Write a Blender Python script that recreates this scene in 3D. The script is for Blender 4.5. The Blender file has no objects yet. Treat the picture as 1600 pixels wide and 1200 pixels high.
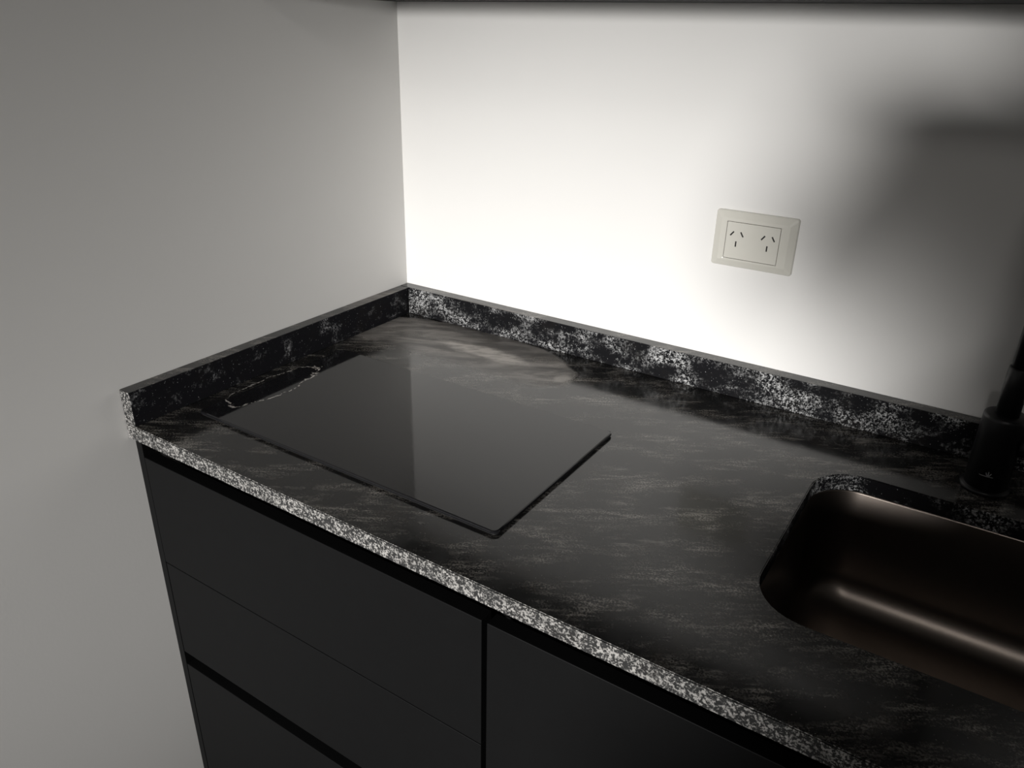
import bpy, bmesh, math
from mathutils import Vector, Matrix

# ------------------------------------------------------------------ camera, light, exposure
# working axes: x right along the back wall, y from the back wall toward the viewer, z up from the worktop
def W(x, y, z): return Vector((x, -y, z))
sc = bpy.context.scene
COL = sc.collection
CAM = (0.9745, 1.1259, 0.5181)
RIGHT = Vector((0.83617, 0.54810, 0.02035)); UP = Vector((-0.24554, 0.34090, 0.90747)); FWD = Vector((-0.49044, 0.76379, -0.41963))
cam = bpy.data.cameras.new('camera'); cam_o = bpy.data.objects.new('camera', cam); COL.objects.link(cam_o)
M = Matrix.Identity(4)
for i in range(3):
    M[i][0] = RIGHT[i]; M[i][1] = UP[i]; M[i][2] = -FWD[i]
M.translation = W(*CAM); cam_o.matrix_world = M
cam.sensor_width = 36; cam.sensor_fit = 'HORIZONTAL'; cam.lens = 36 * 1211.21 / 1600; cam.clip_start = 0.004
sc.camera = cam_o

world = bpy.data.worlds.new('world'); sc.world = world; world.use_nodes = True
bg = world.node_tree.nodes['Background']; bg.inputs[0].default_value = (1.0, 0.97, 0.92, 1); bg.inputs[1].default_value = 0.035

sp = bpy.data.lights.new('room_lamp', 'SPOT'); spo = bpy.data.objects.new('room_lamp', sp); COL.objects.link(spo)
sp.energy = 2250; sp.color = (1.0, 0.984, 0.962); sp.shadow_soft_size = 0.42
sp.spot_size = math.radians(22); sp.spot_blend = 1.0
spo.location = W(1.15, 6.1, 0.67)
spo.rotation_euler = (W(0.42, 0, -0.30) - spo.location).to_track_quat('-Z', 'Y').to_euler()

cl = bpy.data.lights.new('ceiling_lamp', 'POINT'); clo = bpy.data.objects.new('ceiling_lamp', cl); COL.objects.link(clo)
cl.energy = 10; cl.color = (1.0, 0.97, 0.93); cl.shadow_soft_size = 0.15; clo.location = W(1.20, 2.1, 1.42)

sc.view_settings.view_transform = 'Standard'; sc.view_settings.look = 'None'
sc.view_settings.gamma = 1; sc.view_settings.use_curve_mapping = False; sc.view_settings.exposure = 0.0

# ------------------------------------------------------------------ helpers
def obj(name, me, mat=None, parent=None):
    o = bpy.data.objects.new(name, me); COL.objects.link(o)
    if mat is not None:
        for m in (mat if isinstance(mat, (list, tuple)) else [mat]): me.materials.append(m)
    if parent is not None: o.parent = parent
    return o
def empty(name): o = bpy.data.objects.new(name, None); COL.objects.link(o); o.empty_display_size = .05; return o
def tag(o, label, cat, group=None):
    o['label'] = label; o['category'] = cat
    if group: o['group'] = group
    return o
def struct(o): o['kind'] = 'structure'; return o
def to_mesh(bm, name, smooth=False):
    bmesh.ops.recalc_face_normals(bm, faces=bm.faces)
    if smooth:
        for f in bm.faces: f.smooth = True
    me = bpy.data.meshes.new(name); bm.to_mesh(me); bm.free(); return me
def add_box(bm, x0, x1, y0, y1, z0, z1):
    vs = [bm.verts.new(W(x, y, z)) for x in (x0, x1) for y in (y0, y1) for z in (z0, z1)]
    for q in ((0,1,3,2),(4,6,7,5),(0,4,5,1),(2,3,7,6),(0,2,6,4),(1,5,7,3)): bm.faces.new([vs[i] for i in q])
def box(name, x0, x1, y0, y1, z0, z1, mat, parent=None, bev=0.0, seg=2):
    bm = bmesh.new(); add_box(bm, x0, x1, y0, y1, z0, z1)
    if bev: bmesh.ops.bevel(bm, geom=bm.edges[:], offset=bev, segments=seg, affect='EDGES', profile=.5)
    return obj(name, to_mesh(bm, name), mat, parent)
def rrect(x0, x1, y0, y1, r, n=8):
    pts = []
    for cx, cy, a0 in ((x1-r, y1-r, 0), (x0+r, y1-r, 90), (x0+r, y0+r, 180), (x1-r, y0+r, 270)):
        for k in range(n+1):
            a = math.radians(a0 + 90*k/n); pts.append((cx + r*math.cos(a), cy + r*math.sin(a)))
    return pts
def loft(bm, rings, cap0=False, cap1=False):
    n = len(rings[0]); L = [[bm.verts.new(p) for p in r] for r in rings]
    for a, b in zip(L, L[1:]):
        for i in range(n): bm.faces.new((a[i], a[(i+1) % n], b[(i+1) % n], b[i]))
    if cap0: bm.faces.new(L[0])
    if cap1: bm.faces.new(L[-1])
    return L
def lathe(bm, cx, cy, prof, n=40, cap0=True, cap1=True):
    loft(bm, [[W(cx + r*math.cos(2*math.pi*i/n), cy + r*math.sin(2*math.pi*i/n), z) for i in range(n)] for r, z in prof], cap0, cap1)

class NT:
    def __init__(s, name):
        s.m = bpy.data.materials.new(name); s.m.use_nodes = True; s.t = s.m.node_tree
        s.b = s.t.nodes['Principled BSDF']
        s.pos = s.t.nodes.new('ShaderNodeTexCoord').outputs['Object']
    def n(s, typ, **kw):
        x = s.t.nodes.new(typ)
        for k, v in kw.items(): setattr(x, k, v)
        return x
    def put(s, sock, v):
        if hasattr(v, 'is_output'): s.t.links.new(v, sock)
        else: sock.default_value = v
    def math(s, op, a, b=None, c=None, clamp=False):
        x = s.n('ShaderNodeMath', operation=op, use_clamp=clamp); s.put(x.inputs[0], a)
        if b is not None: s.put(x.inputs[1], b)
        if c is not None: s.put(x.inputs[2], c)
        return x.outputs[0]
    def mapr(s, v, a, b, lo=0.0, hi=1.0, smooth=True):
        x = s.n('ShaderNodeMapRange'); x.interpolation_type = 'SMOOTHSTEP' if smooth else 'LINEAR'
        s.put(x.inputs['Value'], v)
        for k, q in (('From Min', a), ('From Max', b), ('To Min', lo), ('To Max', hi)): s.put(x.inputs[k], q)
        return x.outputs[0]
    def mapping(s, rot=(0,0,0), scale=(1,1,1), loc=(0,0,0), vec=None):
        x = s.n('ShaderNodeMapping'); s.put(x.inputs['Vector'], vec or s.pos)
        x.inputs['Rotation'].default_value = rot; x.inputs['Scale'].default_value = scale; x.inputs['Location'].default_value = loc
        return x.outputs[0]
    def turned(s, rz, scale, loc=(0,0,0)):
        return s.mapping(scale=scale, loc=loc, vec=s.mapping(rot=(0, 0, rz)))
    def noise(s, scale, detail=3, rough=.55, vec=None, dist=0.0, col=False):
        x = s.n('ShaderNodeTexNoise'); s.put(x.inputs['Vector'], vec or s.pos)
        x.inputs['Scale'].default_value = scale; x.inputs['Detail'].default_value = detail
        x.inputs['Roughness'].default_value = rough; x.inputs['Distortion'].default_value = dist
        return x.outputs['Color' if col else 'Fac']
    def mix(s, f, a, b):
        x = s.n('ShaderNodeMix', data_type='RGBA'); s.put(x.inputs[0], f)
        s.put(x.inputs[6], a); s.put(x.inputs[7], b); return x.outputs[2]
    def bump(s, h, strength, dist=.001):
        x = s.n('ShaderNodeBump'); x.inputs['Strength'].default_value = strength; x.inputs['Distance'].default_value = dist
        s.put(x.inputs['Height'], h); s.put(s.b.inputs['Normal'], x.outputs[0])
    def sep(s, vec=None):
        x = s.n('ShaderNodeSeparateXYZ'); s.put(x.inputs[0], vec or s.pos); return x.outputs
    def set(s, **kw):
        names = dict(color='Base Color', rough='Roughness', metal='Metallic', ior='IOR', spec='Specular IOR Level', coat='Coat Weight')
        for k, v in kw.items(): s.put(s.b.inputs[names[k]], v)
        return s.m
def c4(r, g, b): return (r, g, b, 1)

# distance-like field of an ellipse in plan, its outline disturbed by noise (1 = outline)
def ellipse(t, cx, cy, ax, ay, amp, scale):
    o = t.sep()
    wob = t.math('MULTIPLY', t.math('SUBTRACT', t.noise(scale, 4, .6), .5), amp)
    u = t.math('DIVIDE', t.math('SUBTRACT', o[0], cx), ax); v = t.math('DIVIDE', t.math('ADD', o[1], cy), ay)
    d = t.math('SQRT', t.math('ADD', t.math('MULTIPLY', u, u), t.math('MULTIPLY', v, v)))
    return t.math('ADD', d, wob)
def crust(t):        # dried water ring between hob and side upstand
    d = ellipse(t, .076, .412, .037, .083, .8, 28)
    band = t.mapr(t.math('ABSOLUTE', t.math('SUBTRACT', d, 1.0)), .015, .045, 1, 0)
    return t.math('MULTIPLY', band, t.mapr(t.noise(160, 3), .42, .62))

# ------------------------------------------------------------------ materials
def mat_wall():
    t = NT('painted_wall'); n = t.noise(3, 3); f = t.noise(220, 3, .6)
    t.bump(t.math('ADD', t.math('MULTIPLY', t.noise(9, 2), 1.5), f), .05, .0010)
    return t.set(color=t.mix(n, c4(.765, .755, .735), c4(.80, .79, .772)), rough=.75, spec=.25)
def granite(name, lo, hi, base, bright, polished, vein_amt=.5, seed=0.0):
    t = NT(name); rz = math.radians(-32)
    streak = t.noise(1.0, 5, .62, t.turned(rz, (8.0, 32, 32), (seed, 0, 0)), .6)          # long drifting veins
    if polished: fine = t.noise(1.0, 5, .65, t.turned(rz, (30, 150, 150)), .3)
    else: fine = t.noise(1.0, 4, .7, t.turned(rz, (170, 230, 190)), .2)
    cluster = t.noise(1.0, 4, .6, t.turned(rz, (12, 26, 22), (seed, 0, 0)))
    grain = t.noise(430, 2, .7)
    a = t.mapr(t.math('ADD', t.math('MULTIPLY', cluster, .6), t.math('MULTIPLY', streak, .4)), lo, hi)
    b = t.mapr(t.math('ADD', t.math('MULTIPLY', fine, .5), t.math('MULTIPLY', grain, .5)), *((.45, .60) if polished else (.48, .58)))
    m = t.math('MULTIPLY', a, b)
    vein = t.mapr(t.math('ADD', t.math('MULTIPLY', streak, .7), t.math('MULTIPLY', fine, .3)), .56, .68)
    m = t.math('MAXIMUM', m, t.math('MULTIPLY', vein, vein_amt))
    m = t.math('MAXIMUM', m, t.mapr(t.noise(420, 1), .72, .77, 0, .7))
    col = t.mix(m, c4(*base), c4(*bright))
    col = t.mix(t.mapr(t.noise(24, 3), .5, .75, 0, .35), col, c4(.040, .033, .027) if polished else c4(.016, .014, .012))
    if polished:
        d = ellipse(t, .200, .122, .247, .112, .16, 14)
        film = t.math('MULTIPLY', t.mapr(d, .93, 1.0, 1, 0), t.mapr(t.sep()[1], -.215, -.12))
        rim = t.mapr(t.math('ABSOLUTE', t.math('SUBTRACT', d, .975)), .01, .03, .45, 0)
        sv = t.turned(math.radians(-28), (9, 34, 1))
        smear = t.mapr(t.noise(1.0, 4, .6, sv, .8), .40, .68)
        hot = t.mapr(ellipse(t, .255, .100, .105, .026, 1.0, 20), .5, 1.05, 1, 0)
        hot2 = t.mapr(ellipse(t, .424, .118, .016, .020, .8, 40), .4, 1.1, .5, 0)
        dens = t.math('ADD', t.math('MULTIPLY', smear, .34), t.math('MULTIPLY', t.math('MAXIMUM', t.math('MULTIPLY', hot, t.mapr(t.noise(1.0, 4, .6, t.turned(math.radians(-28), (22, 90, 1)), .5), .35, .6, .35, 1)), hot2), .8))
        dens = t.math('ADD', dens, .17)
        dens = t.math('MULTIPLY', t.math('MAXIMUM', dens, rim), film)
        cr = crust(t)
        dens = t.math('MAXIMUM', dens, cr, clamp=True)
        col = t.mix(dens, col, c4(.46, .43, .40))
        r = t.mapr(t.noise(30, 3), .3, .7, .10, .17, False)
        rr = t.math('ADD', r, t.math('MULTIPLY', film, .30))
        t.bump(fine, .03, .0005)
        return t.set(color=col, rough=rr, ior=1.5)
    t.bump(fine, .25, .0008)
    return t.set(color=col, rough=.6, spec=.06)
def mat_glass():
    t = NT('black_hob_glass'); g = t.mapr(t.noise(260, 3), .52, .7)
    cr = crust(t)
    col = t.mix(t.math('MULTIPLY', g, .25), c4(.008, .008, .009), c4(.03, .03, .03))
    return t.set(color=t.mix(cr, col, c4(.5, .47, .44)), rough=t.mapr(t.noise(120, 4), .35, .75, .035, .10, False), ior=1.48)
def plain(name, col, rough, metal=0.0, spec=.5, var=.12, scale=40, bump=0.0):
    t = NT(name); n = t.noise(scale, 3)
    if bump: t.bump(t.noise(600, 2), bump, .0004)
    lo = c4(*[c*(1-var) for c in col]); hi = c4(*[c*(1+var) for c in col])
    return t.set(color=t.mix(n, lo, hi), rough=rough, metal=metal, spec=spec)

M_wall = mat_wall()
M_gran = granite('black_granite', .44, .64, (.012, .012, .012), (.23, .215, .195), True, .7)
M_splash = granite('black_granite_upstand', .44, .64, (.006, .006, .007), (.48, .48, .48), False)
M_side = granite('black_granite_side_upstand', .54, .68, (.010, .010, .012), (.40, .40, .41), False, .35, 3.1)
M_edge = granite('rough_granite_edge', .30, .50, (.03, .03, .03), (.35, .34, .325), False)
M_glass = mat_glass()
M_gask = plain('black_seal', (.006, .006, .006), .6)
M_front = plain('charcoal_matt_laminate', (.0037, .0038, .0040), .55, spec=.12, bump=.06)
M_carc = plain('black_carcass', (.006, .006, .006), .7, spec=.2)
M_gola = plain('black_channel', (.002, .002, .002), .7, spec=.1)
M_steel = plain('bronze_steel', (.21, .18, .158), .34, 1.0, var=.06, scale=90)
M_black = plain('matt_black_faucet', (.007, .007, .008), .38, spec=.4)
M_plate = plain('ivory_socket_plastic', (.66, .645, .585), .22, var=.02)
M_hole = plain('dark_slot', (.008, .006, .005), .7)
M_logo = plain('grey_print', (.32, .32, .33), .4)
M_floor = plain('grey_floor_tile', (.16, .15, .14), .4, scale=3)

# ------------------------------------------------------------------ room
H0, H1 = -0.90, 1.60
struct(box('wall_back', -0.15, 2.60, -0.15, 0, H0, H1, M_wall))
struct(box('wall_left', -0.15, 0.0, 0, 2.40, H0, H1, M_wall))
struct(box('floor', -0.15, 2.60, -0.15, 6.60, H0-.05, H0, M_floor))

# ------------------------------------------------------------------ worktop with sink cut-out
XR, D, TH = 1.62, 0.61, 0.0225
HX0, HX1, HY0, HY1, HR = 0.8425, 1.305, 0.157, 0.4815, 0.058
def worktop():
    bm = bmesh.new()
    def fill(z):
        out = [bm.verts.new(W(x, y, z)) for x, y in ((0.001, 0.001), (XR, 0.001), (XR, D), (0.001, D))]
        hol = [bm.verts.new(W(x, y, z)) for x, y in rrect(HX0, HX1, HY0, HY1, HR, 10)]
        es = [bm.edges.new((r[i], r[(i+1) % len(r)])) for r in (out, hol) for i in range(len(r))]
        bmesh.ops.triangle_fill(bm, edges=es, use_beauty=True)
        return out, hol
    a = fill(0.0); b = fill(-TH)
    for p, q in zip(a, b):
        for i in range(len(p)):
            j = (i+1) % len(p); bm.faces.new((p[i], p[j], q[j], q[i]))
    bmesh.ops.recalc_face_normals(bm, faces=bm.faces)
    sharp = [e for e in bm.edges if len(e.link_faces) == 2 and e.calc_face_angle(0) > 1.2 and all(v.co.z > -.001 for v in e.verts)]
    bmesh.ops.bevel(bm, geom=sharp, offset=.0012, segments=2, affect='EDGES')
    for f in bm.faces:
        n = f.normal
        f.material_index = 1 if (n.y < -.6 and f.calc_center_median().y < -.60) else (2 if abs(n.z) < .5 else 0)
    return to_mesh(bm, 'worktop')
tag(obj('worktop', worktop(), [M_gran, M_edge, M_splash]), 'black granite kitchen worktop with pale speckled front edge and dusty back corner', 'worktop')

SH, ST = 0.0527, 0.0225
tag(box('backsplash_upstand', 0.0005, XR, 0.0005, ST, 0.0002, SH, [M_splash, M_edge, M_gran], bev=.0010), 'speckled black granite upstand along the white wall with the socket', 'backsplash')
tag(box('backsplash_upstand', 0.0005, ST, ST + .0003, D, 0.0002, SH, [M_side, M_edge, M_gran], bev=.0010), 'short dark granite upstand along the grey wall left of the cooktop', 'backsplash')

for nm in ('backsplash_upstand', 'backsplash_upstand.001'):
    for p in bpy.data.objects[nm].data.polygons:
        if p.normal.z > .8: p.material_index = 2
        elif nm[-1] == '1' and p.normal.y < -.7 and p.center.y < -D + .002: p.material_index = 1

# ------------------------------------------------------------------ cooktop
ck = empty('cooktop'); ck.location = W(.318, .3885, 0)
tag(ck, 'black glass two-ring cooktop set into the granite worktop', 'cooktop')
def slab(name, x0, x1, y0, y1, r, prof, mat, parent, n=6):
    bm = bmesh.new()
    loft(bm, [[W(x, y, z) - parent.location for x, y in rrect(x0+i, x1-i, y0+i, y1-i, max(r-i, .001), n)] for i, z in prof], True, True)
    o = obj(name, to_mesh(bm, name), mat, parent); return o
slab('seal', .060, .576, .245, .532, .005, [(0, .0001), (0, .0018)], M_gask, ck)
def hob_mesh():
    bm = bmesh.new()
    loft(bm, [[W(x, y, z) for x, y in rrect(.058+i, .578-i, .243+i, .534-i, .008-i, 6)]
              for i, z in ((.0008, .0018), (0, .0024), (0, .0040), (.0006, .0052), (.002, .0058))], True, True)
    return to_mesh(bm, 'glass_top')
gt = obj('glass_top', hob_mesh(), M_glass); gt.parent = ck; gt.matrix_parent_inverse = Matrix.Translation(-ck.location)

# ------------------------------------------------------------------ sink
def sink():
    root = empty('sink'); root.location = W((HX0+HX1)/2, (HY0+HY1)/2, -.22)
    tag(root, 'dark bronze undermount sink bowl with rounded corners', 'sink')
    o3 = root.location
    bm = bmesh.new(); zt, zb, e = -TH - .0016, -.190, .002
    prof = [(-.022, zt), (-e, zt), (-e+.0004, zt-.002)]
    for k in range(1, 5): prof.append((-e + .001 + .008*k/4, zt - (zt - zb - .046)*k/4))
    i0 = prof[-1][0]; rr = .046
    for k in range(1, 11):
        a = math.radians(90*k/10); prof.append((i0 + rr*(1-math.cos(a)), zb + rr*(1-math.sin(a))))
    prof.append((i0 + rr + .03, zb - .0008)); prof.append((.155, zb - .004))
    rings = [[W(x, y, z) - o3 for x, y in rrect(HX0+i, HX1-i, HY0+i, HY1-i, max(HR - i*.45, .006), 12)] for i, z in prof]
    loft(bm, rings, False, True)
    me = to_mesh(bm, 'bowl', True)
    b = obj('bowl', me, M_steel, root)
    md = b.modifiers.new('wall', 'SOLIDIFY'); md.thickness = .001; md.offset = 1
    bm = bmesh.new(); cx, cy = (HX0+HX1)/2, (HY0+HY1)/2
    lathe(bm, cx, cy, [(.045, zb-.0035), (.045, zb-.0015), (.038, zb-.0012), (.032, zb-.0035)])
    me = to_mesh(bm, 'drain', True); me.transform(Matrix.Translation(-o3)); dr = obj('drain', me, M_steel, root)
    bm = bmesh.new(); lathe(bm, cx, cy, [(.020, zb-.0025), (.020, zb+.0005), (.006, zb+.001), (.006, zb+.006)], 24)
    me = to_mesh(bm, 'strainer', True); me.transform(Matrix.Translation(-o3)); obj('strainer', me, M_steel, dr)
sink()

# ------------------------------------------------------------------ faucet
def faucet(cx, cy):
    root = empty('faucet'); root.location = W(cx, cy, 0)
    tag(root, 'matt black kitchen faucet standing behind the sink', 'faucet')
    inv = Matrix.Translation(-root.location)
    def put(name, bm, mat, par=root, smooth=True):
        me = to_mesh(bm, name, smooth); me.transform(inv); return obj(name, me, mat, par)
    bm = bmesh.new(); lathe(bm, cx, cy, [(.029, .0003), (.029, .004), (.027, .006)]); put('base_ring', bm, M_black)
    bm = bmesh.new(); lathe(bm, cx, cy, [(.0245, .005), (.0245, .098), (.0238, .102), (.021, .1035), (.0135, .104)]); body = put('body', bm, M_black)
    bm = bmesh.new(); lathe(bm, cx, cy, [(.0132, .103), (.0132, .163), (.0122, .1645), (.0115, .165)]); put('collar', bm, M_black)
    # gooseneck spout
    path = [(0, .164)] + [(0, .36)]
    for k in range(1, 19):
        a = math.pi*k/18; path.append((.085*(1-math.cos(a)), .36 + .085*math.sin(a)))
    path.append((.17, .32)); n = 20; rings = []
    for i, (d, z) in enumerate(path):
        p0 = path[max(i-1, 0)]; p1 = path[min(i+1, len(path)-1)]
        td, tz = p1[0]-p0[0], p1[1]-p0[1]; L = math.hypot(td, tz); td /= L; tz /= L
        rings.append([W(cx + .0112*math.cos(2*math.pi*q/n), cy + d + tz*.0112*math.sin(2*math.pi*q/n), z - td*.0112*math.sin(2*math.pi*q/n)) for q in range(n)])
    bm = bmesh.new(); loft(bm, rings, True, True); sp_ = put('spout', bm, M_black)
    bm = bmesh.new(); lathe(bm, cx, cy + .17, [(.0135, .255), (.0145, .26), (.0145, .325), (.0125, .328)], 28); put('spray_head', bm, M_black, sp_)
    # side lever
    bm = bmesh.new(); n = 20
    loft(bm, [[W(cx + .022 + x, cy + r*math.cos(2*math.pi*i/n), .068 + r*math.sin(2*math.pi*i/n)) for i in range(n)] for x, r in ((0, .015), (.018, .015), (.020, .0135))], True, True)
    hv = put('lever_hub', bm, M_black)
    bm = bmesh.new()
    loft(bm, [[W(cx + .034 + .10*t, cy + .0045*math.cos(2*math.pi*i/12), .070 + .045*t + .0045*math.sin(2*math.pi*i/12)) for i in range(12)] for t in (0, .5, 1)], True, True)
    put('lever', bm, M_black, hv)
    # small printed emblem: three rising strokes over a long thin line
    bm = bmesh.new(); ang0 = -.10; R = .0248
    def strip(a0, z0, a1, z1, w):
        # thin quad wrapped onto the cylinder, w = half stroke width
        da, dz = (a1-a0)*R, z1-z0; L = math.hypot(da, dz); nx, nz = -dz/L*w, da/L*w
        P = []
        for (a, z, s) in ((a0, z0, 1), (a1, z1, 1), (a1, z1, -1), (a0, z0, -1)):
            aa = a + s*nx/R; P.append(bm.verts.new(W(cx + R*math.sin(aa), cy + R*math.cos(aa), z + s*nz)))
        bm.faces.new(P)
    zc = .0265
    for k in range(8):
        strip(ang0 + (-.32 + .08*k), zc, ang0 + (-.24 + .08*k), zc, .00045)
    strip(ang0 + .08, zc + .001, ang0 + .08, zc + .007, .0005)
    strip(ang0 + .04, zc + .001, ang0 - .04, zc + .005, .0005)
    strip(ang0 + .12, zc + .001, ang0 + .20, zc + .005, .0005)
    put('emblem', bm, M_logo, body, False)['label'] = 'small pale printed emblem'
faucet(1.0245, 0.092)

# ------------------------------------------------------------------ socket
def socket():
    x0, x1, z0, z1 = .606, .7252, .199, .2812
    root = empty('power_outlet'); root.location = W((x0+x1)/2, 0, (z0+z1)/2)
    tag(root, 'ivory double power outlet with angled slots on the white wall', 'outlet'); inv = Matrix.Translation(-root.location)
    ix0, ix1, iz0, iz1 = .6250, .7028, .2122, .2660
    def rr(i, r, y, a=x0, b=x1, c=z0, d=z1): return [W(x, y, z) for x, z in rrect(a+i, b-i, c+i, d-i, r, 5)]
    bm = bmesh.new(); n = 24
    loft(bm, [rr(0, .004, .0002), rr(0, .004, .0035), rr(.0010, .004, .0052), rr(.0035, .004, .0064), rr(.010, .003, .0092),
              rr(0, .0012, .0094, ix0-.0016, ix1+.0016, iz0-.0016, iz1+.0016), rr(0, .0008, .0090, ix0-.0003, ix1+.0003, iz0-.0003, iz1+.0003), rr(0, .0008, .004, ix0-.0003, ix1+.0003, iz0-.0003, iz1+.0003)], True, True)
    me = to_mesh(bm, 'cover_plate'); me.transform(inv); obj('cover_plate', me, M_plate, root)
    slots = []
    for cx in (.6410, .6865):
        slots += [(cx-.0073, .2490, 38), (cx+.0073, .2490, -32), (cx, .2342, 0)]
    # module face with real slot openings
    bm = bmesh.new(); yf, yb = .0090, .0035
    def q(pts, y): return [bm.verts.new(W(x, y, z)) for x, z in pts]
    oi = rrect(ix0+.0004, ix1-.0004, iz0+.0004, iz1-.0004, .0006, 2)
    out = q(oi, yf); loops = [out]; sl = []
    for cx, cz, a in slots:
        ca, sa = math.cos(math.radians(a)), math.sin(math.radians(a)); pts = []
        for u, v in ((-.00105, -.0040), (.00105, -.0040), (.00105, .0040), (-.00105, .0040)):
            pts.append((cx + u*ca + v*sa, cz - u*sa + v*ca))
        sl.append(pts); loops.append(q(pts, yf))
    es = [bm.edges.new((r[i], r[(i+1) % len(r)])) for r in loops for i in range(len(r))]
    bmesh.ops.triangle_fill(bm, edges=es, use_beauty=True)
    for lp, pts in zip(loops, [oi] + sl):
        bk = q(pts, yb)
        for i in range(len(lp)): j = (i+1) % len(lp); bm.faces.new((lp[i], lp[j], bk[j], bk[i]))
    me = to_mesh(bm, 'socket_module'); me.transform(inv); mod = obj('socket_module', me, M_plate, root)
    for pts in sl:
        bm = bmesh.new(); bm.faces.new([bm.verts.new(W(x, yf-.0012, z)) for x, z in pts]); f = q
        bm2 = bmesh.new()
        loft(bm2, [[W(x, yf-.0009, z) for x, z in pts], [W(x, .0045, z) for x, z in pts]], True, True); bm.free()
        me = to_mesh(bm2, 'slot'); me.transform(inv); obj('slot', me, M_hole, mod)
socket()

# ------------------------------------------------------------------ base cabinets
YF, FT = 0.603, 0.019          # front plane, front thickness
def cabinet(x0, x1, label, fronts, fill_left=False):
    root = empty('base_cabinet'); root.location = W((x0+x1)/2, .3, H0)
    tag(root, label, 'cabinet')
    def part(name, *a, mat=M_front, bev=.0008, par=root):
        o = box(name, *a, mat, None, bev); o.data.transform(Matrix.Translation(-(root.location))); o.parent = par
        return o
    yb = YF - FT - .001
    # carcass of separate boards, open where the finger channels sit
    part('side_panel', x0, x0+.016, .01, yb-.035, -.80, -.0232, mat=M_gola)
    part('side_panel', x1-.016, x1, .01, yb-.035, -.80, -.0232, mat=M_gola)
    part('bottom_panel', x0+.016, x1-.016, .01, yb, -.80, -.784, mat=M_carc)
    part('back_panel', x0+.016, x1-.016, .01, .02, -.784, -.0232, mat=M_carc)
    part('plinth', x0, x1, .50, .52, H0 + .0005, -.801, mat=M_carc)
    part('finger_channel', x0, x1, yb-.034, yb-.026, -.080, -.0240, mat=M_gola, bev=0)
    for name, a, b, c, d in fronts:
        part(name, a, b, YF-FT, YF, c, d)
    return root, part
c1, p1 = cabinet(0.0125, .6095, 'charcoal drawer cabinet under the cooktop beside the grey wall',
    [('drawer_front', .0165, .6070, -.2372, -.0535), ('drawer_front', .0175, .6070, -.4160, -.2386), ('drawer_front', .0175, .6070, -.7950, -.4430)])
p1('finger_channel', .030, .594, .554, .560, -.47, -.39, mat=M_gola, bev=0)
p1('filler_strip', .0006, .0140, YF-FT, YF-.001, -.80, -.0235, bev=.0005)
c2, p2 = cabinet(.6105, 1.2100, 'charcoal cabinet door front under the sink', [('door', .6140, 1.2070, -.7950, -.0535)])

# ------------------------------------------------------------------ wall cabinet over the worktop (its underside closes the top of the picture)
UB, UDp = 0.5515, 0.31
wc = empty('wall_cabinet'); wc.location = W(.9, 0, UB); tag(wc, 'dark wall cabinet whose shadowed underside edges the top of the picture', 'cabinet')
def wpart(name, *a, mat=M_front, bev=.0008):
    o = box(name, *a, mat, None, bev); o.data.transform(Matrix.Translation(-wc.location)); o.parent = wc
wpart('body', .001, 1.80, .0005, UDp-.02, UB, UB+.72, mat=M_carc)
for k in range(3): wpart('door', .003+.6*k, .597+.6*k, UDp-.019, UDp, UB+.002, UB+.718)

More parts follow.
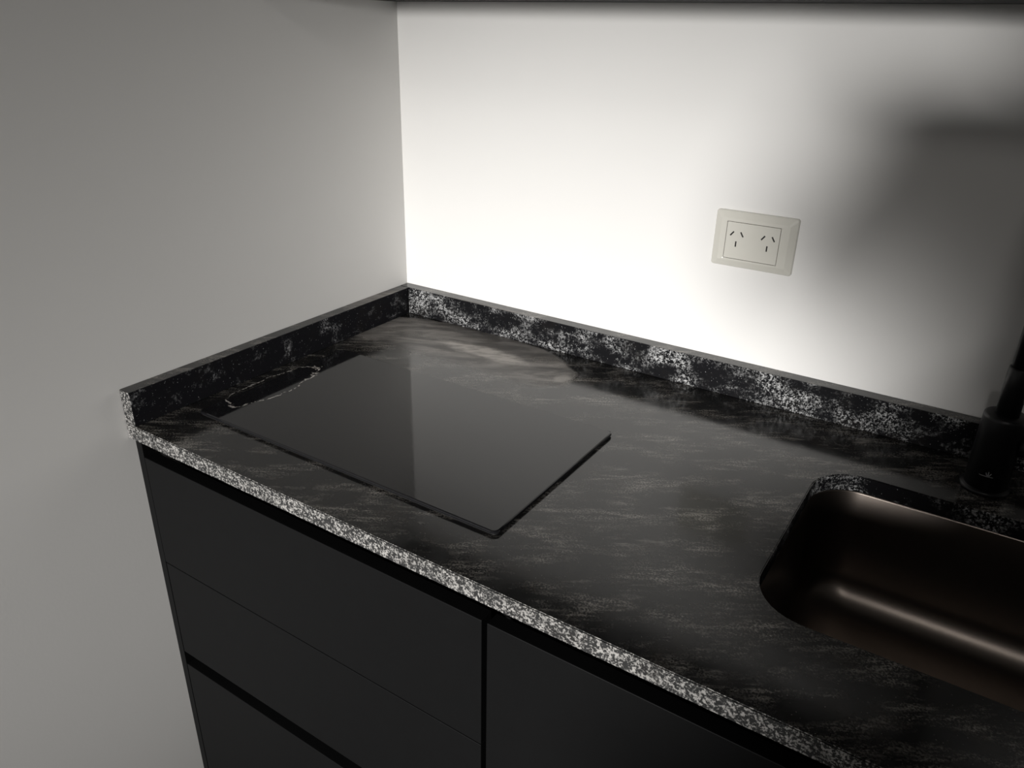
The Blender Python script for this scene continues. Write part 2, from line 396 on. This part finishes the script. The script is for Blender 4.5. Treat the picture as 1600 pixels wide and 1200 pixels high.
# ------------------------------------------------------------------ the photographer (beside the camera, throws the shadow on the wall)
def person():
    bm = bmesh.new()
    def cap(a, b, ra, rb, n=14):
        a = W(*a); b = W(*b); ax = (b-a); L = ax.length; rot = ax.to_track_quat('Z', 'Y').to_matrix()
        rings = []
        for k in range(5):
            t = math.radians(90 - 20*k); rings.append((-ra*math.sin(t), ra*math.cos(t) + 1e-4))
        for k in range(5):
            t = math.radians(10 + 20*k); rings.append((L + rb*math.sin(t), rb*math.cos(t) + 1e-4))
        loft(bm, [[a + rot @ Vector((r*math.cos(2*math.pi*i/n), r*math.sin(2*math.pi*i/n), z)) for i in range(n)] for z, r in rings], True, True)
    def chain(pts, rad):
        for i in range(len(pts)-1): cap(pts[i], pts[i+1], rad[i], rad[i+1])
    def ell(c, r, n=18):
        rings = []
        for k in range(11):
            t = math.radians(-88 + 176*k/10)
            rings.append([W(c[0] + r[0]*math.cos(t)*math.cos(2*math.pi*i/n), c[1] + r[1]*math.cos(t)*math.sin(2*math.pi*i/n), c[2] + r[2]*math.sin(t)) for i in range(n)])
        loft(bm, rings, True, True)
    ox = PX
    # trunk, legs, feet
    ell((ox+.235, 1.76, .00), (.165, .115, .15)); ell((ox+.285, 1.74, .19), (.145, .105, .18)); ell((ox+.325, 1.72, .36), (.165, .115, .18))
    chain([(ox+.15, 1.67, .48), (ox+.325, 1.71, .51), (ox+.49, 1.68, .48)], [.058, .075, .058])
    for s in (-1, 1):
        chain([(ox+.235+s*.095, 1.76, -.02), (ox+.26+s*.105, 1.75, -.43), (ox+.30+s*.11, 1.78, -.82)], [.088, .058, .042])
        chain([(ox+.30+s*.11, 1.79, -.855), (ox+.30+s*.125, 1.62, -.868)], [.040, .030])
    # neck, head with brow, nose, chin, ears
    hx, hy, hz = ox+.295, 1.645, .715
    chain([(ox+.32, 1.70, .52), (hx, hy+.02, hz-.05)], [.055, .052])
    ell((hx, hy, hz+.015), (.074, .092, .105)); ell((hx-.008, hy-.035, hz-.065), (.052, .055, .048))
    cap((hx-.020, hy-.088, hz+.015), (hx-.026, hy-.108, hz-.018), .007, .012)
    for s in (-1, 1): ell((hx+s*.076, hy+.01, hz), (.010, .018, .030))
    cap((hx-.035, hy-.082, hz-.052), (hx-.000, hy-.088, hz-.052), .008, .008)
    # arms and hands on the phone
    C = Vector(CAM); r = Vector((.836, -.548, .020)); u = Vector((-.2455, -.341, .907)); f = Vector((-.490, -.764, -.420))
    def at(a, b, c): return tuple(C + r*a + u*b + f*c)
    LW = at(-.190, -.115, -.045); RW = at(.085, -.115, -.060)
    chain([(ox+.15, 1.67, .48), (ox+.040, 1.47, .345), LW], [.074, .066, .036])
    chain([(ox+.49, 1.68, .48), (ox+.47, 1.42, .27), RW], [.055, .043, .027])
    for w, s, e in ((LW, 1, -.134), (RW, -1, .024)):
        pal = at(e - s*.014, -.055, -.028)
        chain([w, pal], [.027, .030]); ell(pal, (.033, .030, .042))
        chain([at(e - s*.018, -.030, -.030), at(e - s*.016, -.004, -.026), at(e - s*.013, .026, -.020), at(e + s*.014, .042, -.016)], [.0105, .0098, .0090, .0078])   # index along the end
        for v, ln in ((-.034, .050), (-.052, .052), (-.069, .040)):   # the other three round the back
            chain([at(e - s*.016, v-.012, -.034), at(e - s*.018, v, -.004), at(e - s*.004, v, .013), at(e + s*(ln-.024), v-.002, .014)], [.0105, .0095, .0088, .0075])
        chain([at(e - s*.010, -.050, -.040), at(e + s*.004, -.018, -.040), at(e + s*.014, .004, -.030)], [.013, .0105, .009])
    me = to_mesh(bm, 'person')
    o = obj('person', me)
    rm = o.modifiers.new('fuse', 'REMESH'); rm.mode = 'VOXEL'; rm.voxel_size = .0075
    sm = o.modifiers.new('soft', 'SMOOTH'); sm.factor = .5; sm.iterations = 3
    dg = bpy.context.evaluated_depsgraph_get()
    me2 = bpy.data.meshes.new_from_object(o.evaluated_get(dg)); o.modifiers.clear(); o.data = me2; me2.name = 'person'
    skin = plain('skin', (.45, .27, .19), .5); top = plain('dark_sweater', (.02, .02, .025), .85, bump=.2); jeans = plain('dark_jeans', (.02, .025, .04), .85, bump=.2); shoe = plain('black_shoes', (.01, .01, .01), .5)
    me2.materials.clear()
    for m in (skin, top, jeans, shoe): me2.materials.append(m)
    lw = W(*LW); rw = W(*RW)
    for p in me2.polygons:
        c = p.center; p.use_smooth = True
        if c.z < -.825: i = 3
        elif c.z < -.03: i = 2
        elif c.z > .565 and c.y < -1.5: i = 0
        elif (c-lw).length < .03 or (c-rw).length < .03 or c.y > min(lw.y, rw.y) + .002 and c.z > .30 and c.x < rw.x + .05: i = 0
        else: i = 1
        p.material_index = i
    tag(o, 'person in a dark sweater holding a phone in both hands', 'person')
    # hair
    bm = bmesh.new(); n = 24; rings = []
    for k in range(9):
        t = math.radians(4 + 86*k/8*1.0); rings.append([W(hx + .081*math.sin(t)*math.cos(2*math.pi*i/n), hy + .012 + .098*math.sin(t)*math.sin(2*math.pi*i/n), hz + .022 + .110*math.cos(t)) for i in range(n)])
    loft(bm, rings, True, True); obj('hair', to_mesh(bm, 'hair', True), plain('brown_hair', (.03, .018, .01), .6), o)
    # eyes
    for s in (-1, 1):
        bm = bmesh.new(); bmesh.ops.create_uvsphere(bm, u_segments=14, v_segments=8, radius=.011)
        me = to_mesh(bm, 'eye', True); me.transform(Matrix.Translation(W(hx - .018 + s*.030, hy - .070, hz + .018))); obj('eye', me, plain('eye', (.5, .5, .5), .2), o)
    # phone in the hands
    ph = empty('phone'); pc = C - r*.055 + u*(-.018) - f*.0075; ph.matrix_world = Matrix.Translation(W(*pc)) @ M.to_3x3().to_4x4()
    tag(ph, 'black phone held sideways to take the picture', 'phone')
    def pb(name, w, h, z0, z1, rad, mat, cx=0, cy=0):
        bm = bmesh.new(); loft(bm, [[Vector((x+cx, y+cy, z)) for x, y in rrect(-w/2+i, w/2-i, -h/2+i, h/2-i, rad, 6)] for i, z in ((.001, z0), (0, z0+.001), (0, z1-.001), (.001, z1))], True, True)
        obj(name, to_mesh(bm, name), mat, ph)
    pb('case', .157, .074, -.0045, .0045, .009, M_gask); pb('screen', .150, .067, .0044, .0062, .007, M_glass_plain); pb('lens', .013, .013, -.0066, -.0044, .006, M_glass_plain, .055, .018)
M_glass_plain = plain('phone_glass', (.01, .01, .012), .08)
PX = 0.80
person()
